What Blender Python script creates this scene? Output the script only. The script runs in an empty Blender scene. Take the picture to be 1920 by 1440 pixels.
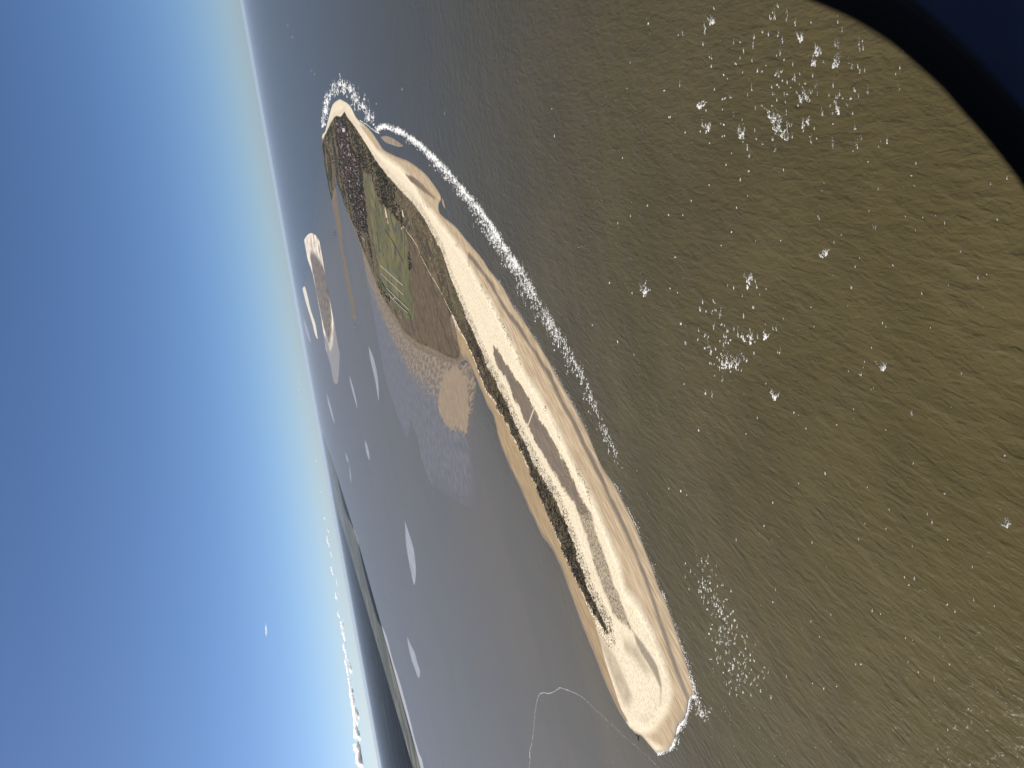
import bpy, bmesh, math, random
import numpy as np
from mathutils import Matrix, Vector

rng = np.random.default_rng(7)
random.seed(7)
SC = bpy.context.scene
COL = SC.collection

# ------------------------------------------------------------------ camera
F_PX, H = 1450.0, 800.0           # focal length in photograph pixels, flying height in metres
HOR_A, HOR_B = 455.0, 0.1806      # the horizon seen through the rolled camera
DIP = 4.8
n = np.array([-1, -HOR_B, 0.0]); n /= np.linalg.norm(n)
pitch = math.atan(((960 - (HOR_A + HOR_B * 720)) / math.hypot(1, HOR_B) + DIP) / F_PX)
UPV = math.cos(pitch) * n + math.sin(pitch) * np.array([0, 0, 1.0])
FW = np.array([0, 0, -1.0]); YV = FW - FW.dot(UPV) * UPV; YV /= np.linalg.norm(YV)
XV = np.cross(YV, UPV)
ROT = np.array([XV, YV, UPV])     # camera space -> world space

def ray(x, y):
    return ROT @ np.array([(x - 960) / F_PX, -(y - 720) / F_PX, -1.0])
def G(x, y, z=0.0):
    """map position (metres) of a point of the ground"""
    r = ray(x, y); t = (z - H) / r[2]
    return r[:2] * t
def GL(pts, z=0.0):
    return np.array([G(x, y, z) for x, y in pts])

cam = bpy.data.cameras.new('camera'); camo = bpy.data.objects.new('camera', cam); COL.objects.link(camo)
cam.sensor_width = 36; cam.lens = 36 * F_PX / 1920
cam.clip_start = 0.02; cam.clip_end = 600000
M = Matrix([list(ROT[0]) + [0], list(ROT[1]) + [0], list(ROT[2]) + [H], [0, 0, 0, 1]])
camo.matrix_world = M
cam.dof.use_dof = True; cam.dof.focus_distance = 3000; cam.dof.aperture_fstop = 8.0
SC.camera = camo

# ------------------------------------------------------------------ sky, sun, exposure
SUN_EL, SUN_AZ = math.radians(36), math.radians(-57)      # azimuth from +Y towards +X
world = bpy.data.worlds.new('World'); SC.world = world; world.use_nodes = True
wn = world.node_tree
sky = wn.nodes.new('ShaderNodeTexSky'); sky.sky_type = 'NISHITA'; sky.sun_disc = False
sky.sun_elevation = SUN_EL; sky.sun_rotation = SUN_AZ
sky.altitude = 2200; sky.air_density = 0.72; sky.dust_density = 1.7; sky.ozone_density = 6.0
bg = wn.nodes['Background']; bg.inputs[1].default_value = 0.066
wn.links.new(sky.outputs[0], bg.inputs[0])
sun = bpy.data.lights.new('sun', 'SUN'); suno = bpy.data.objects.new('sun', sun); COL.objects.link(suno)
sun.energy = 5.0; sun.angle = math.radians(0.53); sun.color = (1.0, 0.93, 0.82)
sd = Vector((math.sin(SUN_AZ) * math.cos(SUN_EL), math.cos(SUN_AZ) * math.cos(SUN_EL), math.sin(SUN_EL)))
suno.rotation_euler = sd.to_track_quat('Z', 'Y').to_euler()
suno.location = (0, 0, 3000)
vs = SC.view_settings
vs.view_transform = 'Standard'; vs.look = 'None'; vs.gamma = 1; vs.exposure = 0.6; vs.use_curve_mapping = False
SC.cycles.volume_bounces = 8; SC.cycles.max_bounces = 10; SC.cycles.diffuse_bounces = 3; SC.cycles.glossy_bounces = 2

# ------------------------------------------------------------------ helpers
class NT:
    def __init__(s, name):
        s.m = bpy.data.materials.new(name); s.m.use_nodes = True
        s.t = s.m.node_tree; s.p = s.t.nodes['Principled BSDF']
    def node(s, typ, ins=(), **kw):
        nd = s.t.nodes.new(typ)
        for k, v in kw.items(): setattr(nd, k, v)
        for k, v in dict(ins).items(): s.set(nd.inputs[k], v)
        return nd
    def set(s, sock, v):
        if isinstance(v, bpy.types.NodeSocket): s.t.links.new(v, sock)
        elif isinstance(v, (tuple, list)) and len(v) == 3 and sock.type == 'RGBA': sock.default_value = (*v, 1)
        else: sock.default_value = v
    def math(s, op, a, b=0.0, c=0.0, clamp=False):
        nd = s.node('ShaderNodeMath', operation=op); nd.use_clamp = clamp
        for i, v in enumerate((a, b, c)): s.set(nd.inputs[i], v)
        return nd.outputs[0]
    def attr(s, name):
        return s.node('ShaderNodeAttribute', attribute_name=name).outputs['Fac']
    def pos(s, scale=(1, 1, 1), rot=0.0):
        g = s.node('ShaderNodeNewGeometry').outputs['Position']
        mp = s.node('ShaderNodeMapping', {'Vector': g, 'Scale': scale}); mp.vector_type = 'TEXTURE' if False else 'POINT'
        if rot:
            r = s.node('ShaderNodeVectorRotate', {'Vector': g, 'Angle': rot}); r.rotation_type = 'Z_AXIS'
            s.t.links.new(r.outputs[0], mp.inputs['Vector'])
        return mp.outputs[0]
    def noise(s, size, detail=3, rough=.55, stretch=(1, 1, 1), rot=0.0, dist=0.0):
        v = s.pos((1 / (size * stretch[0]), 1 / (size * stretch[1]), 1 / (size * stretch[2])), rot)
        return s.node('ShaderNodeTexNoise', {'Vector': v, 'Scale': 1.0, 'Detail': detail, 'Roughness': rough, 'Distortion': dist}).outputs['Fac']
    def smooth(s, v, lo, hi):
        nd = s.node('ShaderNodeMapRange', {'Value': v, 'From Min': lo, 'From Max': hi}); nd.interpolation_type = 'SMOOTHSTEP'
        return nd.outputs[0]
    def mix(s, f, a, b):
        nd = s.node('ShaderNodeMix', data_type='RGBA')
        s.set(nd.inputs[0], f); s.set(nd.inputs[6], a); s.set(nd.inputs[7], b)
        return nd.outputs[2]
    def mixf(s, f, a, b):
        nd = s.node('ShaderNodeMix', data_type='FLOAT')
        s.set(nd.inputs[0], f); s.set(nd.inputs[2], a); s.set(nd.inputs[3], b)
        return nd.outputs[0]
    def bump(s, h, dist=1.0, strength=1.0):
        nd = s.node('ShaderNodeBump', {'Height': h, 'Distance': dist, 'Strength': strength})
        s.t.links.new(nd.outputs[0], s.p.inputs['Normal'])
    def out(s, **kw):
        for k, v in kw.items(): s.set(s.p.inputs[k.replace('_', ' ')], v)
        return s.m

def plain(name, col, rough=.8, spec=.2, var=.25, size=3.0):
    t = NT(name)
    f = t.noise(size, 2)
    c = t.mix(f, tuple(c * (1 - var) for c in col), tuple(min(1, c * (1 + var)) for c in col))
    return t.out(Base_Color=c, Roughness=rough, Specular_IOR_Level=spec)

def obj(name, verts, faces, mat, parent=None, smooth=False, attrs=None, kind=None, label=None, cat=None, group=None, loc=None):
    me = bpy.data.meshes.new(name)
    v = np.asarray(verts, dtype=np.float32)
    if isinstance(faces, np.ndarray):
        k = faces.shape[1]
        me.vertices.add(len(v)); me.vertices.foreach_set('co', v.ravel())
        me.loops.add(faces.size); me.loops.foreach_set('vertex_index', faces.astype(np.int32).ravel())
        me.polygons.add(len(faces)); me.polygons.foreach_set('loop_start', np.arange(0, faces.size, k, dtype=np.int32))
        me.update(calc_edges=True)
    else:
        me.from_pydata([tuple(map(float, q)) for q in v], [], faces); me.update()
    for m in (mat if isinstance(mat, (list, tuple)) else [mat]): me.materials.append(m)
    if smooth: me.polygons.foreach_set('use_smooth', np.ones(len(me.polygons), dtype=bool))
    for k, a in (attrs or {}).items():
        at = me.attributes.new(k, 'FLOAT', 'POINT'); at.data.foreach_set('value', np.asarray(a, dtype=np.float32))
    o = bpy.data.objects.new(name, me); COL.objects.link(o)
    if parent: o.parent = parent
    if loc is not None: o.location = loc
    tag(o, label, cat, group, kind)
    return o
def tag(o, label=None, cat=None, group=None, kind=None):
    if label: o['label'] = label
    if cat: o['category'] = cat
    if group: o['group'] = group
    if kind: o['kind'] = kind

def sdf(P, poly):
    """signed distance to a polygon, positive inside"""
    poly = np.asarray(poly); d = np.full(len(P), 1e18); ins = np.zeros(len(P), bool)
    x, y = P[:, 0], P[:, 1]
    for a, b in zip(poly, np.roll(poly, -1, 0)):
        e = b - a; L = e @ e + 1e-9
        t = np.clip(((x - a[0]) * e[0] + (y - a[1]) * e[1]) / L, 0, 1)
        d = np.minimum(d, (x - a[0] - t * e[0]) ** 2 + (y - a[1] - t * e[1]) ** 2)
        c = ((a[1] > y) != (b[1] > y))
        if abs(e[1]) > 1e-9: ins ^= c & (x < e[0] * (y - a[1]) / e[1] + a[0])
    return np.where(ins, 1, -1) * np.sqrt(d)
def ldist(P, line):
    d = np.full(len(P), 1e18)
    for a, b in zip(line[:-1], line[1:]):
        e = b - a; L = e @ e + 1e-9
        t = np.clip(((P - a) @ e) / L, 0, 1)
        d = np.minimum(d, ((P - a - t[:, None] * e) ** 2).sum(1))
    return np.sqrt(d)
_perm = rng.random((256, 256))
def vnoise(x, y):
    xi, yi = np.floor(x).astype(int), np.floor(y).astype(int)
    fx, fy = x - xi, y - yi; fx = fx * fx * (3 - 2 * fx); fy = fy * fy * (3 - 2 * fy)
    p = lambda i, j: _perm[(xi + i) & 255, (yi + j) & 255]
    return (p(0, 0) * (1 - fx) + p(1, 0) * fx) * (1 - fy) + (p(0, 1) * (1 - fx) + p(1, 1) * fx) * fy
def fbm(x, y, o=4):
    s, a, t = 0, 1, 0
    for i in range(o):
        s = s + a * vnoise(x * 2 ** i + 17.3 * i, y * 2 ** i + 9.1 * i); t += a; a *= .5
    return s / t
def dens(line, k=4):
    """subdivide a traced line smoothly (Catmull-Rom)"""
    L = np.asarray(line, float); n_ = len(L); out = []
    for i in range(n_ - 1):
        p0, p1, p2, p3 = L[max(i - 1, 0)], L[i], L[i + 1], L[min(i + 2, n_ - 1)]
        for t in np.arange(k) / k:
            out.append(.5 * ((2 * p1) + (-p0 + p2) * t + (2 * p0 - 5 * p1 + 4 * p2 - p3) * t * t + (-p0 + 3 * p1 - 3 * p2 + p3) * t ** 3))
    out.append(L[-1]); return np.array(out)

# ------------------------------------------------------------------ map outlines (traced, then laid out on the ground)
SHORE_SEA = [(637,185),(655,196),(666,217),(674,227),(685,235),(699,250),(712,270),(720,281),(741,292),(762,300),(778,310),(797,325),(812,344),(824,362),(827,374),(822,385),(826,401),(849,420),(859,430),(872,447),(888,465),(905,486),(917,505),(934,526),(947,545),(961,572),(980,599),(1005,637),(1030,679),(1042,702),(1061,735),(1082,773),(1101,810),(1117,850),(1132,881),(1152,910),(1173,950),(1190,983),(1205,1021),(1221,1060),(1234,1098),(1245,1122),(1260,1162),(1277,1215),(1290,1255),(1300,1290),(1303,1308),(1297,1306),(1291,1312),(1287,1335),(1280,1352),(1272,1360),(1267,1372),(1262,1390),(1252,1408),(1232,1414)]
SHORE_LEE = [(1232,1414),(1220,1400),(1205,1382),(1192,1375),(1180,1362),(1169,1347),(1152,1317),(1140,1292),(1127,1262),(1110,1217),(1095,1182),(1082,1147),(1066,1100),(1050,1060),(1032,1025),(1019,1010),(1007,985),(990,950),(973,910),(952,865),(936,825),(926,783),(913,758),(903,733),(892,708),(882,687),(872,676),(851,684),(830,676),(799,664),(782,655),(767,642),(757,632),(745,609),(734,594),(724,575),(711,547),(701,524),(692,501),(682,476),(672,449),(663,428),(653,403),(640,364),(628,330),(632,370),(636,400),(640,426),(641,453),(647,484),(656,527),(664,574),(667,600),(662,595),(657,564),(649,532),(640,492),(633,463),(627,447),(624,434),(620,422),(614,400),(610,371),(606,340),(604,319),(603,287),(604,254),(609.6,246),(616,221),(624,195),(637,185)]
VEG_R = [(647,208),(653,219),(666,235),(678,254),(693,277),(707,300),(724,323),(741,342),(757,360),(776,379),(789,397),(801,415),(813,438),(826,461),(834,480),(842,505),(851,530),(861,553),(870,576),(880,601),(892,627),(905,658),(917,685),(930,708),(938,729),(951,750),(961,775),(972,800),(984,823),(994,846),(1007,871),(1021,898),(1034,919),(1046,940),(1057,965),(1067,987),(1075,1010),(1082,1031),(1090,1054),(1098,1077),(1105,1102),(1117,1125),(1130,1150),(1140,1170),(1142,1185)]
VEG_L = [(1142,1185),(1135,1180),(1120,1155),(1105,1130),(1092,1105),(1080,1080),(1071,1058),(1059,1031),(1048,1006),(1038,981),(1027,958),(1017,933),(1007,908),(998,887),(990,867),(980,846),(972,833),(961,810),(951,787),(938,769),(930,750),(915,733),(905,708),(895,681),(884,654),(872,631),(863,615),(855,598),(848,588),(845,606),(852,632),(862,655),(858,672),(830,664),(806,650),(782,640),(767,628),(757,620),(745,598),(734,583),(724,566),(711,540),(701,517),(692,494),(682,469),(672,442),(663,421),(650,395),(641,368),(632,350),(625,366),(622,400),(618,398),(612,366),(608,330),(606,300),(606,262),(614,246),(622,228),(631,216),(640,218),(647,208)]
TAN_LINE = [(674,233),(707,279),(749,308),(770,329),(797,377),(815,397),(842,432),(872,474),(892,513),(922,559),(945,605),(967,648),(988,700),(1013,735),(1034,773),(1057,819),(1075,862),(1100,904),(1121,946),(1142,998),(1163,1050),(1175,1100),(1200,1130),(1225,1180),(1250,1242),(1262,1292),(1255,1330),(1230,1367),(1205,1378)]
TROUGH = [(926,648),(932,652),(947,677),(957,692),(967,708),(980,725),(990,744),(997,758),(1007,775),(1017,792),(1028,810),(1040,831),(1053,856),(1067,881),(1078,905),(1088,929),(1098,946),(1104,962),(1098,968),(1084,956),(1074,940),(1066,926),(1057,917),(1050,902),(1040,887),(1030,873),(1017,850),(1002,823),(994,804),(986,792),(976,769),(963,744),(955,723),(945,704),(934,690),(926,665)]
RUNNEL = [(880,478),(905,509),(922,534),(938,563),(955,590),(972,611),(988,637),(1005,662),(1022,690),(1034,708),(1049,742),(1059,762),(1072,783),(1085,810),(1100,842),(1114,869),(1130,900),(1144,933),(1161,967),(1177,1000),(1194,1040),(1212,1085),(1227,1130),(1242,1175),(1257,1220),(1272,1262),(1285,1297),(1294,1320)]
LAGOON = [(760,325),(775,330),(790,342),(803,356),(813,366),(822,376),(812,372),(800,364),(785,352),(770,340)]
WET1 = [(1120,1180),(1155,1230),(1170,1265),(1187,1305),(1182,1325),(1170,1320),(1155,1285),(1135,1230),(1122,1200)]
WET2 = [(1170,1197),(1195,1210),(1210,1240),(1222,1260),(1210,1262),(1190,1235),(1172,1220)]
CRES = [(1180,1170),(1197,1202),(1215,1230),(1230,1255),(1239,1287),(1241,1320)]
FLAT = [(630,332),(634,372),(641,415),(649,457),(658,505),(663,536),(670,553),(682,590),(695,615),(702,647),(717,689),(730,733),(744,777),(757,808),(764,822),(768,806),(771,787),(775,803),(782,816),(786,835),(790,860),(800,890),(815,920),(835,945),(857,968),(880,982),(896,975),(902,940),(896,880),(888,830),(886,790),(888,750),(892,720),(884,684),(851,676),(830,668),(799,655),(782,646),(757,624),(734,584),(711,540),(692,494),(672,442),(653,396),(641,362)]
SPIT = [(832,697),(848,685),(861,690),(877,714),(879,747),(880,768),(877,800),(875,814),(865,813),(857,802),(848,808),(836,797),(823,772),(821,747),(825,722)]
MARSH = [(763,440),(790,490),(815,525),(834,560),(845,592),(852,632),(862,655),(858,672),(830,664),(806,650),(782,640),(767,628),(757,620),(745,598),(771,597),(776,560),(766,510)]
GREEN = [(682,321),(697,329),(704,360),(712,382),(730,394),(751,417),(764,440),(767,470),(767,500),(769,534),(776,567),(773,597),(742,568),(722,540),(709,508),(697,462),(692,422),(688,384),(683,350)]
VILLAGE = [(632,219),(651,221),(656,262),(676,305),(683,355),(690,420),(692,436),(680,434),(668,410),(656,372),(646,340),(638,300),(632,256)]

WEST = VEG_L[VEG_L.index((848,588)):VEG_L.index((606,262)) + 1] + [(590,262),(600,640),(700,800),(880,705),(862,660)]
HUMM = [(1098,946),(1109,962),(1117,992),(1127,1025),(1140,1060),(1152,1096),(1170,1140),(1185,1180),(1160,1165),(1142,1130),(1130,1100),(1121,1075),(1112,1045),(1104,1015),(1094,985),(1084,958)]
W = {k: GL(v) for k, v in dict(tan=TAN_LINE, run=RUNNEL, cres=CRES).items()}
LAND = GL(np.vstack([dens(SHORE_SEA, 3)[:-1], dens(SHORE_LEE, 3)[:-1]]))
VEG = GL(np.vstack([dens(VEG_R, 2)[:-1], dens(VEG_L, 2)[:-1]]))
BEACH = GL(TAN_LINE + [(1270,1420),(1330,1330),(1330,1260),(1290,1150),(1200,940),(1120,790),(1050,650),(960,500),(880,420),(790,290),(720,240)])
LEFT = GL([(856,610),(872,636),(884,660),(895,687),(905,714),(915,738),(930,755),(938,774),(951,792),(961,815),(972,838),(984,860),(997,889),(1007,912),(1017,937),(1027,961),(1038,985),(1048,1010),(1059,1035),(1071,1062),(1080,1084),(1095,1115),(1110,1150),(1122,1190),(1135,1240),(1150,1285),(1165,1330),(1176,1350),(1160,1370),(1100,1280),(1040,1100),(920,850),(860,690),(850,650)])
TRO = GL(dens(TROUGH + TROUGH[:1], 2)[:-1])

# ------------------------------------------------------------------ ground grid of the island
def rows(y0, y1, k, lo, hi):
    y = [y0]
    while y[-1] < y1: y.append(y[-1] + min(hi, max(lo, y[-1] ** 2 / 618000 * k)))
    return np.array(y)
def grid_land(x0, x1, dx, ys, poly, pad):
    xs = np.arange(x0, x1, dx)
    P = np.stack(np.meshgrid(xs, ys), -1).reshape(-1, 2)
    d = sdf(P, poly)
    nx, ny = len(xs), len(ys)
    keep = (d > -pad).reshape(ny, nx)
    kf = keep[:-1, :-1] | keep[1:, :-1] | keep[:-1, 1:] | keep[1:, 1:]
    idx = np.arange(nx * ny).reshape(ny, nx)
    q = np.stack([idx[:-1, :-1], idx[:-1, 1:], idx[1:, 1:], idx[1:, :-1]], -1)[kf]
    used = np.unique(q); mp = np.full(nx * ny, -1); mp[used] = np.arange(len(used))
    return P[used], mp[q], d[used]

P, Q, dl = grid_land(-1250, 4700, 6.0, rows(1780, 11800, .62, 4, 45), LAND, 40)
dveg, dbe, dle, dtro = sdf(P, VEG), sdf(P, BEACH), sdf(P, LEFT), sdf(P, TRO)
dwst, dhum = sdf(P, GL(WEST)), sdf(P, GL(HUMM))
dmar, dlag = sdf(P, GL(MARSH)), sdf(P, GL(LAGOON))
drun = 12 - ldist(P, W['run']) + 16 * (fbm(P[:, 0] / 60, P[:, 1] / 60) - .5)
dcres = sdf(P, GL([(1188,1183),(1200,1198),(1219,1225),(1234,1251),(1242,1285),(1241,1318),(1238,1288),(1227,1262),(1211,1238),(1195,1210)]))
dwet = np.maximum(sdf(P, GL(WET1)), sdf(P, GL(WET2)))
nz1, nz2 = fbm(P[:, 0] / 55, P[:, 1] / 55, 5), fbm(P[:, 0] / 260 + 40, P[:, 1] / 260, 4)
sm = lambda v, a, b: (lambda t: t * t * (3 - 2 * t))(np.clip((v - a) / (b - a), 0, 1))
dl2 = dl + (5 + 14 * (dle > -30)) * (nz1 - .5) + 10 * (nz2 - .5) * (dle > -30)
z = np.where(dl2 > 0, np.minimum(dl2 * .03, 1.6), np.maximum(dl2 * .06, -3))
ridge = sm(dveg, -45, 5) * (1 - sm(dbe, -30, 10)) * (1 - sm(dle, -8, 4))
z += sm(dl, 20, 80) * ridge * (1.0 + 11 * np.abs(nz1 - .5) * 2 + 4 * nz2) * (1 - .8 * sm(dmar, -60, 20))
ridge2 = np.exp(-((dbe + 22) / 20) ** 2) * sm(dl, 10, 60)
z += ridge2 * (1.2 + 3.5 * nz1)
GREENW = GL(GREEN); dgr = sdf(P, GREENW)
z = np.where(dgr > -30, z * (1 - sm(dgr, -40, 5)) + 1.7 * sm(dgr, -40, 5), z)
z = np.where(dtro > -15, z * (1 - .8 * sm(dtro, -15, 6)) + .35 * sm(dtro, -15, 6), z)
z -= .5 * sm(drun, -6, 3) * (z > .55)
# dense dune grass hummocks on the bright ridge
z += sm(dl, 30, 60) * np.exp(-((dveg + 18) / 22) ** 2) * 2.2 * vnoise(P[:, 0] / 11, P[:, 1] / 11)

t = NT('island_ground')
n8, n40, n3 = t.noise(9, 4, .6), t.noise(55, 4, .6), t.noise(2.6, 3, .6)
n150 = t.noise(180, 5, .65)
bd = G(1005, 637) - G(1117, 850); bang = math.atan2(bd[1], bd[0])
streak = t.noise(9, 5, .6, (11, 1, 1), -bang, .3)
def msk(name, lo, hi, amp8=0.0, amp40=0.0):
    v = t.attr(name)
    if amp8: v = t.math('MULTIPLY_ADD', t.math('SUBTRACT', n8, .5), amp8, v)
    if amp40: v = t.math('MULTIPLY_ADD', t.math('SUBTRACT', n40, .5), amp40, v)
    return t.smooth(v, lo, hi)
dry = t.mix(t.smooth(n8, .25, .62), (.50, .415, .285), (.74, .65, .49))
dry = t.mix(t.math('MULTIPLY', t.smooth(streak, .5, .72), .45), dry, (.42, .34, .23))
tan = t.mix(t.smooth(streak, .32, .7), (.31, .23, .145), (.52, .415, .275))
wet = t.mix(t.smooth(n40, .35, .65), (.25, .20, .135), (.36, .30, .20))
run_c = t.mix(streak, (.12, .092, .062), (.20, .155, .105))
tro_c = t.mix(t.smooth(streak, .35, .68), (.125, .094, .060), (.20, .155, .104))
veg = t.mix(t.smooth(n8, .34, .60), (.024, .020, .013), (.105, .080, .045))
veg = t.mix(t.smooth(n150, .40, .58), veg, t.mix(t.smooth(n8, .35, .65), (.055, .046, .022), (.17, .13, .075)))
veg = t.mix(t.smooth(t.math('MULTIPLY_ADD', n3, .45, t.math('MULTIPLY', n40, .6)), .60, .70), veg, (.42, .35, .24))
vst = t.noise(26, 5, .62, (7, 1, 1), -bang, .4); vst2 = t.noise(90, 5, .65, (5, 1, 1), -bang + .15, .5)
veg = t.mix(t.math('MULTIPLY', t.smooth(vst, .52, .64), .75), veg, (.15, .115, .065))
veg = t.mix(t.math('MULTIPLY', t.smooth(vst2, .56, .66), .8), veg, (.075, .072, .026))
veg = t.mix(t.math('MULTIPLY', t.smooth(vst2, .46, .36), .8), veg, (.022, .019, .016))
mar = t.mix(t.smooth(n40, .34, .66), (.080, .056, .036), (.125, .088, .055))
mar = t.mix(t.math('MULTIPLY', t.smooth(vst2, .52, .60), .7), mar, (.045, .037, .028))
lee = t.mix(t.smooth(streak, .35, .66), (.24, .17, .095), (.36, .265, .155))
c = dry
c = t.mix(msk('beach', -14, 18, 10, 14), c, tan)
c = t.mix(msk('lee', -9, 1, 8, 6), c, lee)
lw = t.smooth(t.math('MULTIPLY_ADD', t.math('SUBTRACT', streak, .5), 50, t.attr('shore')), 42, 8)
c = t.mix(t.math('MULTIPLY', t.math('MULTIPLY', msk('lee', -4, 5), lw), .75), c, (.165, .135, .103))
c = t.mix(msk('west', -34, -16, 8, 8), c, t.mix(t.smooth(n8, .42, .62), t.mix(t.smooth(n40, .35, .65), (.085, .066, .046), (.145, .112, .08)), (.19, .148, .098)))
spk = t.smooth(t.math('ADD', t.math('MULTIPLY', n3, .55), t.math('MULTIPLY', n8, .55)), .50, .60)
c = t.mix(t.math('MULTIPLY', msk('humm', -12, 12, 30, 60), t.math('MULTIPLY_ADD', spk, .6, .38)), c, (.115, .088, .055))
c = t.mix(t.math('MULTIPLY', msk('wet', -22, 26, 18, 30), .7), c, wet)
c = t.mix(t.math('MULTIPLY', msk('cres', -9, 9, 26, 20), .75), c, t.mix(n3, (.05, .042, .03), (.2, .16, .11)))
c = t.mix(msk('run', -13, 9, 5, 9), c, run_c)
c = t.mix(msk('lagoon', -8, 12, 8, 20), c, run_c)
c = t.mix(msk('trough', -4, 7, 50, 70), c, tro_c)
vm = msk('veg', -3, 9, 34, 12)
c = t.mix(vm, c, veg)
c = t.mix(t.math('MULTIPLY', msk('marsh', -10, 25, 20, 60), .9), c, mar)
sw = t.smooth(t.attr('shore'), 16, 1)
c = t.mix(t.math('MULTIPLY', sw, .65), c, (.17, .135, .095))
gloss = t.math('MAXIMUM', t.math('MAXIMUM', msk('run', -5, 5), msk('trough', 0, 10)), sw)
t.bump(t.math('ADD', t.math('MULTIPLY', n8, 1.0), t.math('MULTIPLY', n3, .35)), .9, .55)
mat_land = t.out(Base_Color=c, Roughness=t.mixf(gloss, .95, .55), Specular_IOR_Level=t.mixf(gloss, .1, .22))
obj('island_ground', np.c_[P, z], Q, mat_land, smooth=True, kind='structure',
    attrs=dict(west=dwst, humm=dhum, veg=dveg, beach=dbe, lee=dle, trough=dtro, marsh=dmar, lagoon=dlag, run=drun, cres=dcres, wet=dwet, shore=dl2))
def island_z(p):
    i = np.argmin(((P - p) ** 2).sum(1)); return float(z[i])
from_tree = None
import mathutils
kd = mathutils.kdtree.KDTree(len(P))
for i, (a, b) in enumerate(P): kd.insert((a, b, 0), i)
kd.balance()
def ground_z(x, y):
    return float(z[kd.find((x, y, 0))[1]])

# ------------------------------------------------------------------ tidal flats
PF, QF, df = grid_land(-700, 2700, 8.0, rows(2300, 8500, .8, 6, 50), GL(FLAT), 20)
dsp = sdf(PF, GL(SPIT)); dco = sdf(PF, LAND)
nf = fbm(PF[:, 0] / 90, PF[:, 1] / 90, 4)
df2 = df + 60 * (nf - .5) * np.clip((5200 - PF[:, 1]) / 1500, .15, 1) - 25 * np.clip((3500 - PF[:, 1]) / 800, 0, 1)
zf = np.where(df2 > 0, np.minimum(df2 * .01, .22), np.maximum(df2 * .05, -2)) + sm(dsp, -10, 20) * .18
dfe = ldist(PF, GL(dens([(820,930),(857,968),(880,982),(902,945),(894,880),(888,830),(886,790),(888,750)], 3)))
t = NT('tidal_flat')
n40, n8 = t.noise(70, 4, .6), t.noise(12, 4, .6)
st = t.noise(16, 4, .55, (1, 7, 1), math.radians(-8))
mud = t.mix(t.smooth(n40, .35, .65), (.112, .098, .080), (.160, .143, .122))
sandc = t.mix(t.smooth(st, .4, .62), (.13, .105, .078), (.28, .215, .14))
sp = t.smooth(t.math('MULTIPLY_ADD', t.math('SUBTRACT', st, .5), 150, t.attr('spit')), -12, 14)
co = t.math('MULTIPLY', t.smooth(t.math('MULTIPLY_ADD', t.math('SUBTRACT', st, .5), 800, t.attr('coast')), -330, -130), .85)
fd = t.smooth(t.math('MULTIPLY_ADD', t.math('SUBTRACT', n40, .5), 160, t.attr('edge')), 30, 300)
mud = t.mix(fd, (.112, .095, .068), mud)
c = t.mix(co, mud, sandc); c = t.mix(sp, c, t.mix(t.smooth(n40, .3, .7), (.225, .17, .115), (.275, .21, .14)))
r = t.mixf(t.math('MAXIMUM', co, sp), .34, .7)
crk = t.noise(80, 5, .6, (1, 1.6, 1), .6, 1.4)
line = t.smooth(t.math('ABSOLUTE', t.math('SUBTRACT', crk, .5)), .012, .0)
c = t.mix(t.math('MULTIPLY', line, .35), c, (.05, .045, .04))
t.bump(n8, .1, .3)
obj('tidal_flat', np.c_[PF, zf], QF, t.out(Base_Color=c, Roughness=r, Specular_IOR_Level=t.mixf(fd, .13, .16)), smooth=True, kind='structure', attrs=dict(spit=dsp, coast=dco, edge=dfe))

# ------------------------------------------------------------------ the sea
t = NT('sea_water')
wdir = G(1760, 1130) - G(1660, 1060)                      # along the crests
wang = math.atan2(wdir[1], wdir[0])
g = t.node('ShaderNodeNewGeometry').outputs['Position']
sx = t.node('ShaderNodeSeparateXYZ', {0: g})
a0, a1 = np.array([-1150., 2100.]), np.array([3300., 8600.]); ax = (a1 - a0) / np.linalg.norm(a1 - a0); nl = np.array([-ax[1], ax[0]])
side = t.math('ADD', t.math('MULTIPLY', sx.outputs[0], nl[0]), t.math('MULTIPLY_ADD', sx.outputs[1], nl[1], -float(a0 @ nl)))
side2 = t.math('SUBTRACT', t.math('MULTIPLY_ADD', sx.outputs[1], .13, 3800 - 10700 * .13), sx.outputs[0])
leeM = t.math('MULTIPLY', t.smooth(side, -250, 500), t.smooth(side2, -600, 1800))
roll = t.noise(26, 2, .5, (3.2, 1, 1), -wang + .12, .5)
swell = t.noise(11, 2, .5, (2.6, 1, 1), -wang, .5)
chop = t.noise(4.6, 3, .6, (1.8, 1, 1), -wang + .35, .6)
ripple = t.noise(1.5, 2, .5, (1.4, 1, 1), -wang - .4)
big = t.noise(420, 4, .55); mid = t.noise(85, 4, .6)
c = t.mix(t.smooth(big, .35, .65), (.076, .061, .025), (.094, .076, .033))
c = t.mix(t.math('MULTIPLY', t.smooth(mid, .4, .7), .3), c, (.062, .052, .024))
c = t.mix(t.smooth(sx.outputs[0], -900, 2200), c, t.mix(big, (.046, .039, .021), (.056, .047, .026)))  # darker toward +x: less turbid water, plus sun-glitter falloff painted into the colour
leec = t.mix(t.smooth(t.noise(900, 5, .65, (1.4, 1, 1), -.9, 1.2), .40, .75), (.116, .099, .069), (.100, .090, .065))
c = t.mix(leeM, c, leec)
h = t.math('ADD', t.math('MULTIPLY', roll, 2.6), t.math('MULTIPLY', swell, 2.0))
h = t.math('ADD', h, t.math('ADD', t.math('MULTIPLY', chop, .95), t.math('MULTIPLY', ripple, .16)))
h = t.math('MULTIPLY', h, t.mixf(leeM, t.mixf(t.smooth(mid, .3, .7), .85, 1.2), .14))
t.bump(h, 1.0, 1.0)
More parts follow.
